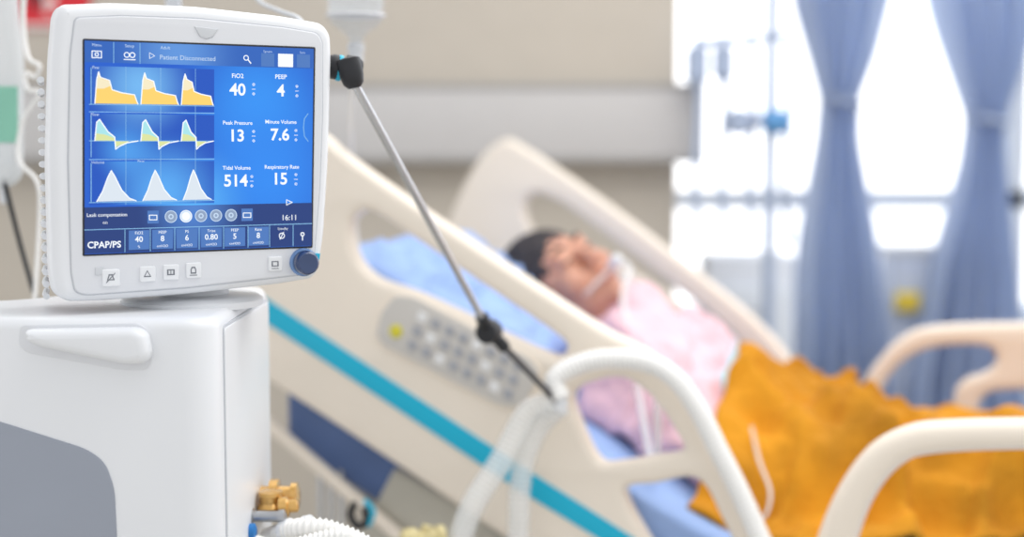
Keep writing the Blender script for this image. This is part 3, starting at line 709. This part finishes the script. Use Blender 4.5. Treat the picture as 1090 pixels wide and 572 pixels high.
# ================= SUPPORT ARM + HOSES
J1=at(372,76,1.62); J2=bq(521,353,-.16); J3=bq(597,432,-.085)
arm=thing('support_arm','jointed steel support arm with black joints reaching from screen to bed rail','support arm',J1)
tube('upper_rod',[at(378,90,1.625),J2],.0050,M_chrome,arm,16,0)
tube('lower_rod',[J2,J3],.0048,M_dark,arm,16,0)
lathe('base_joint',at(350,70,1.61),at(386,77,1.62)-at(350,70,1.61),[(.012,0),(.014,.004),(.014,.012),(.011,.013),(.011,.017),(.016,.019),(.0165,.032),(.012,.037),(.006,.038)],M_black,arm,28)
lathe('joint_ring',at(359,72,1.611),at(386,77,1.62)-at(350,70,1.61),[(.0142,0),(.0148,.001),(.0148,.004),(.0142,.005)],M_teal,arm,28)
lathe('joint_cap',at(373,74,1.60),at(376,92,1.6)-at(370,66,1.6),[(.004,-.014),(.0125,-.012),(.0135,-.003),(.0135,.007),(.0115,.016),(.007,.021)],M_black,arm,24)
lathe('mounting_post',at(330,68,1.64),at(356,71,1.61)-at(330,68,1.64),[(.008,0),(.008,.04)],M_steel,arm,16)
lathe('elbow_joint',J2-v_*.014,v_,[(.006,-.004),(.015,-.002),(.017,.003),(.017,.022),(.015,.028),(.006,.030)],M_black,arm,24)
tube('elbow_collar',[J2+(J1-J2).normalized()*.035,J2],.0095,M_black,arm,16,0)
tube('elbow_collar',[J2,J2+(J3-J2).normalized()*.035],.009,M_black,arm,16,0)
lathe('hose_clamp',J3+Z*.012,-Z,[(.008,0),(.010,.002),(.010,.02),(.007,.024)],M_white,arm,20)
tube('inspiratory_hose',[J3+Z*.01,bq(592,402,-.08),bq(630,384,-.06),bq(680,384,-.045),bq(715,400,-.045),bq(742,434,-.045),bq(765,480,-.045),bq(790,530,-.045),bq(820,600,-.05)],.0145,M_hosew,n=16,ridge=.001,pitch=.007,props=dict(label='white ribbed breathing hose arching along near bed rail beyond the arm end',category='hose'))
tube('drooping_hose',[J3+u*-.01,bq(562,440,-.09),bq(534,490,-.12),bq(500,545,-.16),bq(478,620,-.2)],.0175,M_hose,n=16,ridge=.0015,pitch=.008,props=dict(label='translucent ribbed hose hanging from arm end down towards the left',category='hose',group='hoses hanging from the arm'))
tube('drooping_hose',[J3,bq(574,455,-.08),bq(556,500,-.09),bq(552,560,-.1),bq(552,640,-.1)],.0155,M_hose,n=16,ridge=.0015,pitch=.008,props=dict(label='translucent ribbed hose hanging straight down from arm end',category='hose',group='hoses hanging from the arm'))
# ================= DRIP STAND + bag + bottle
SP=at(190,300,1.98); SPx=SP.x
st=thing('drip_stand','steel drip stand behind the ventilator with hooks for fluids','drip stand',(SPx,1.98,0))
tube('pole',[(SPx,1.98,.06),(SPx,1.98,2.05)],.011,M_chrome,st,16,0)
xb=at(4,100,1.96).x; xr=at(378,20,1.96).x
tube('hook',[(SPx,1.98,2.03),(xb,1.96,2.06),(xb-.02,1.96,2.10)],.005,M_chrome,st)
tube('hook',[(SPx,1.98,2.03),(xr,1.96,2.06),(xr+.02,1.96,2.10)],.005,M_chrome,st)
for k_ in range(5):
    an=k_*2*math.pi/5+.3; tube('foot',[(SPx,1.98,.07),(SPx+.2*math.cos(an),1.98+.2*math.sin(an),.03)],.012,M_steel,st,smooth=0)
fi=frame(at(4,100,1.96),(1,0,0),(0,0,1))
M_bagp=mat('bag_film',(238,242,245),.15,alpha=.5,var=.01)
bag=thing('fluid_bag','clear hanging fluid bag with green label at the left picture edge','fluid bag',at(4,200,1.96))
slab('bag_body',[rpoly([fp(fi,*p) for p in ((-40,-30),(16,-30),(20,20),(25,60),(24,188),(12,200),(-40,200))],.012)],fi,-.016,.016,M_bagp,bag,bev=.013,res=5)
slab('bag_label',[rpoly([fp(fi,*p,.017) for p in ((-40,92),(19,92),(19,152),(-40,152))],.002)],fi,.0165,.018,M_liq,bag,bev=.0004)
lathe('bag_port',at(4,200,1.96),-Z,[(.006,-.003),(.006,.02),(.004,.022)],M_white,bag,14)
tube('bag_strap',[at(4,-28,1.96),(xb,1.96,2.06)],.003,M_clear,bag,smooth=0)
tube('fluid_line',[at(28,-40,1.94),at(25,20,1.94),at(30,60,1.93),at(42,70,1.92),at(38,82,1.93),at(27,78,1.94),at(30,95,1.93),at(42,100,1.93),at(24,130,1.94),at(20,170,1.94),at(40,195,1.93),at(42,240,1.93),at(36,330,1.9)],.003,M_hosew,props=dict(label='thin coiled fluid line beside the left edge of the ventilator screen',category='tube'))
bt=thing('drip_bottle','inverted clear drip bottle hanging right above the ventilator screen','drip bottle',at(379,66,1.96))
Pb=at(379,66,1.96); sc_=1.96/F
lathe('bottle',Pb,Z,[(8*sc_,18*sc_),(9*sc_,24*sc_),(14*sc_,30*sc_),(26*sc_,38*sc_),(31*sc_,46*sc_),(31*sc_,75*sc_),(31*sc_,190*sc_),(26*sc_,205*sc_),(8*sc_,210*sc_)],M_clear,bt,32)
lathe('fluid',Pb,Z,[(6*sc_,20*sc_),(7*sc_,26*sc_),(12*sc_,32*sc_),(24*sc_,40*sc_),(28*sc_,48*sc_),(28*sc_,130*sc_)],M_fluid,bt,32)
lathe('bottle_rim',Pb,Z,[(30*sc_,47*sc_),(31.5*sc_,47.5*sc_),(31.5*sc_,49.5*sc_),(30*sc_,50*sc_)],M_white2,bt,32)
lathe('cap',Pb,Z,[(5*sc_,-2*sc_),(8*sc_,0),(8*sc_,10*sc_),(9*sc_,12*sc_),(9*sc_,18*sc_),(7*sc_,20*sc_)],M_lgrey,bt,24)
tube('bottle_hanger',[Pb+Z*209*sc_,(xr,1.96,2.06)],.002,M_chrome,bt,smooth=0)
tube('drip_line',[at(379,67,1.96),at(374,105,2.06),at(374,150,2.28),at(376,200,2.36),at(380,255,2.42),at(390,320,2.42),at(395,400,2.42)],.0026,M_hosew,props=dict(label='thin clear drip line hanging from the drip bottle behind the bed rail',category='tube'))
tube('overhead_cable',[at(262,-30,1.9),at(275,0,1.88),at(298,12,1.8),at(320,22,1.72),at(325,50,1.7)],.003,M_lgrey,props=dict(label='short grey cable curving down behind the top of the screen',category='cable'))
# ================= WINDOW SIDE
CY=4.35
def curtain(rows,label,seed):
    t=thing('curtain',label,'curtain',at((rows[-1][1]+rows[-1][2])/2,rows[-1][0],CY),'blue curtains at the window')
    N=70; K=150; V=[];Fc=[]
    def val(y):
        if y<=rows[0][0]: return rows[0][1:]
        for i in range(len(rows)-1):
            a,b=rows[i],rows[i+1]
            if y<=b[0]:
                k=(y-a[0])/(b[0]-a[0])
                return (a[1]+(b[1]-a[1])*k, a[2]+(b[2]-a[2])*k)
        return rows[-1][1:3]
    y0,y1=rows[0][0],rows[-1][0]
    for i in range(N+1):
        y=y0+(y1-y0)*i/N; l,r=val(y)[:2]; wd=(r-l)
        for j in range(K+1):
            a=j/K; ph=a*2*math.pi*5+seed+.7*math.sin(a*5+y*.004)
            P=at(l+(r-l)*a,y,CY); amp=.018+.075*min(1,wd/90)
            V.append(P+Vector((.014*math.sin(ph*2+1)*wd/90,amp*math.sin(ph)+.01*math.sin(ph*.37+y*.01),0)))
    for i in range(N):
        for j in range(K):
            q=i*(K+1)+j; Fc.append((q,q+1,q+K+2,q+K+1))
    link('fabric',V,Fc,M_curt,t,ang=180)
    return t
def tie(t,px0,px1,py):
    c=at((px0+px1)/2,py,CY); r=(px1-px0)/2*CY/F
    ring=[c+Vector((r*1.05*math.cos(a),.05*math.sin(a),-.012*math.cos(a))) for a in [2*math.pi*k/24 for k in range(25)]]
    tube('tieback',ring,.012,M_curt,t,10,0)
c1=curtain([(-320,838,962),(0,850,944),(60,866,930),(105,876,914),(150,872,914),(250,856,932),(410,844,950),(640,838,960)],'blue curtain tied at the middle, left of the two at the window',.3)
tie(c1,876,914,108)
c2=curtain([(-320,985,1125),(0,1000,1108),(70,1018,1090),(125,1032,1069),(170,1026,1070),(280,996,1084),(410,970,1098),(640,955,1110)],'blue curtain tied at the middle, right of the two at the window',1.9)
tie(c2,1032,1070,128)
zr=at(900,-320,CY).z
t=thing('curtain_rail','white rail carrying the blue curtains above the window','curtain rail',(2.0,CY,zr))
tube('rail',[(xc+.1,CY,zr+.015),(3.9,CY,zr+.015)],.014,M_frame,t,smooth=0)
Q=at(818,300,3.75)
M_bsteel=mat('pale_blue_steel',(170,184,208),.4,.1)
M_bpl=mat('mid_blue_plastic',(90,150,204),.4)
s2=thing('drip_stand','slim pale steel stand with blue valves in front of the bright window','drip stand',(Q.x,3.75,0))
tube('pole',[(Q.x,3.75,.05),(Q.x,3.75,1.95)],.016,M_bsteel,s2,14,0)
for k_ in range(5):
    an=k_*2*math.pi/5; tube('foot',[(Q.x,3.75,.06),(Q.x+.2*math.cos(an),3.75+.2*math.sin(an),.03)],.012,M_bsteel,s2,smooth=0)
tube('crossbar',[at(738,45,3.75),at(845,38,3.75)],.012,M_bsteel,s2,smooth=0)
tube('crossbar',[at(785,128,3.74),at(842,130,3.74)],.018,M_bsteel,s2,smooth=0)
lathe('valve',at(812,130,3.72),(1,0,0),[(.01,0),(.032,.004),(.032,.06),(.012,.075)],M_bpl,s2,20)
lathe('valve',at(786,130,3.72),(0,0,1),[(.01,-.035),(.028,-.025),(.028,.025),(.01,.035)],M_bsteel,s2,20)
lathe('small_bottle',at(742,48,3.75),(0,0,-1),[(.01,0),(.030,.01),(.030,.09),(.012,.105),(.008,.12)],M_bsteel,s2,20)
lathe('small_bottle',at(770,48,3.75),(0,0,-1),[(.01,0),(.028,.01),(.028,.08),(.010,.095),(.006,.11)],M_bsteel,s2,20)
for px in (742,770,800,838):
    tube('hanging_line',[at(px,46,3.75),at(px+3,100,3.75),at(px-2,190,3.75),at(px+2,260,3.75)],.010,M_bsteel,s2)
tr=thing('supply_trolley','pale drawer trolley under window behind the far bed rail','trolley',at(790,420,4.1))
M_tro=mat('trolley_paint',(230,236,246),.5)
x0,x1=at(752,300,4.1).x,at(846,300,4.1).x; zt_=at(800,272,4.1).z
box('body',(x0,4.1,.08),(x1,4.28,zt_),M_tro,tr,bev=.01)
for k_ in range(4):
    d=box('drawer',(x0+.015,4.085,.14+k_*.2),(x1-.015,4.1,.32+k_*.2),M_frame,tr,bev=.004)
    tube('handle',[(x0+.08,4.08,.25+k_*.2),(x0+.08,4.07,.25+k_*.2),(x1-.08,4.07,.25+k_*.2),(x1-.08,4.08,.25+k_*.2)],.004,M_steel,d,8,0)
for xx in (x0+.03,x1-.03):
    for yy in (4.13,4.25): lathe('caster',(xx-.01,yy,.04),(1,0,0),[(.02,0),(.04,.003),(.04,.017),(.02,.02)],M_dark,tr,16)
bx_=thing('storage_bin','grey-blue storage bin between the curtains below the window sill','bin',(at(972,300,4.52).x,4.52,0))
bl=[(at(948,300,4.5).x,.0),(at(1002,300,4.5).x,.0),(at(1006,300,4.5).x,at(980,265,4.5).z),(at(944,300,4.5).x,at(980,265,4.5).z)]
fbn=frame((0,4.52,0),(1,0,0),(0,0,1))
slab('bin_body',[rpoly(bl,.02)],fbn,-.07,.07,mat('bin_grey_blue',(208,216,231),.6),bx_,bev=.015)
slab('bin_rim',[rpoly([(bl[3][0]-.01,bl[3][1]-.02),(bl[2][0]+.01,bl[2][1]-.02),(bl[2][0]+.01,bl[2][1]+.01),(bl[3][0]-.01,bl[3][1]+.01)],.008)],fbn,-.076,.076,M_lgrey,bx_,bev=.008)
pillow('yellow_pouch',at(966,322,4.42),Vector((1,0,0)),Vector((0,0,1)),Vector((0,-1,0)),.04,.032,.018,M_yel,label='small bright yellow pouch on the storage bin between curtains',category='pouch')
# ================= LIGHT / CAMERA
w=bpy.data.worlds.new('World'); SC.world=w; w.use_nodes=True; nt=w.node_tree
bg=nt.nodes['Background']; bg.inputs['Color'].default_value=(.97,.98,1,1)
tc=nt.nodes.new('ShaderNodeTexCoord'); sx=nt.nodes.new('ShaderNodeSeparateXYZ'); nt.links.new(tc.outputs['Generated'],sx.inputs[0])
mr=nt.nodes.new('ShaderNodeMapRange'); mr.interpolation_type='SMOOTHSTEP'; mr.inputs['From Min'].default_value=.25; mr.inputs['From Max'].default_value=.8; mr.inputs['To Min'].default_value=.96; mr.inputs['To Max'].default_value=2.5
nt.links.new(sx.outputs['Y'],mr.inputs['Value']); nt.links.new(mr.outputs['Result'],bg.inputs['Strength'])
def area(name,loc,rot,sx,sy,e,col=(1,1,1)):
    l=bpy.data.lights.new(name,'AREA'); l.shape='RECTANGLE'; l.size=sx; l.size_y=sy; l.energy=e; l.color=col
    o=bpy.data.objects.new(name,l); COL.objects.link(o); o.location=loc; o.rotation_euler=rot; return o
area('overhead_fill',(1.0,2.0,3.0),(0,0,0),2.2,2.2,44,(1,.985,.96))  # unseen overhead fill light, added to brighten the room
cam=bpy.data.cameras.new('camera'); co=bpy.data.objects.new('camera',cam); COL.objects.link(co)
co.location=CAM; co.rotation_euler=(math.pi/2-PIT,0,0); cam.lens=50; cam.sensor_width=36; cam.sensor_fit='HORIZONTAL'
cam.dof.use_dof=True; cam.dof.focus_distance=1.50; cam.dof.aperture_fstop=1.6; cam.clip_start=.05
SC.camera=co
SC.view_settings.view_transform='Standard'
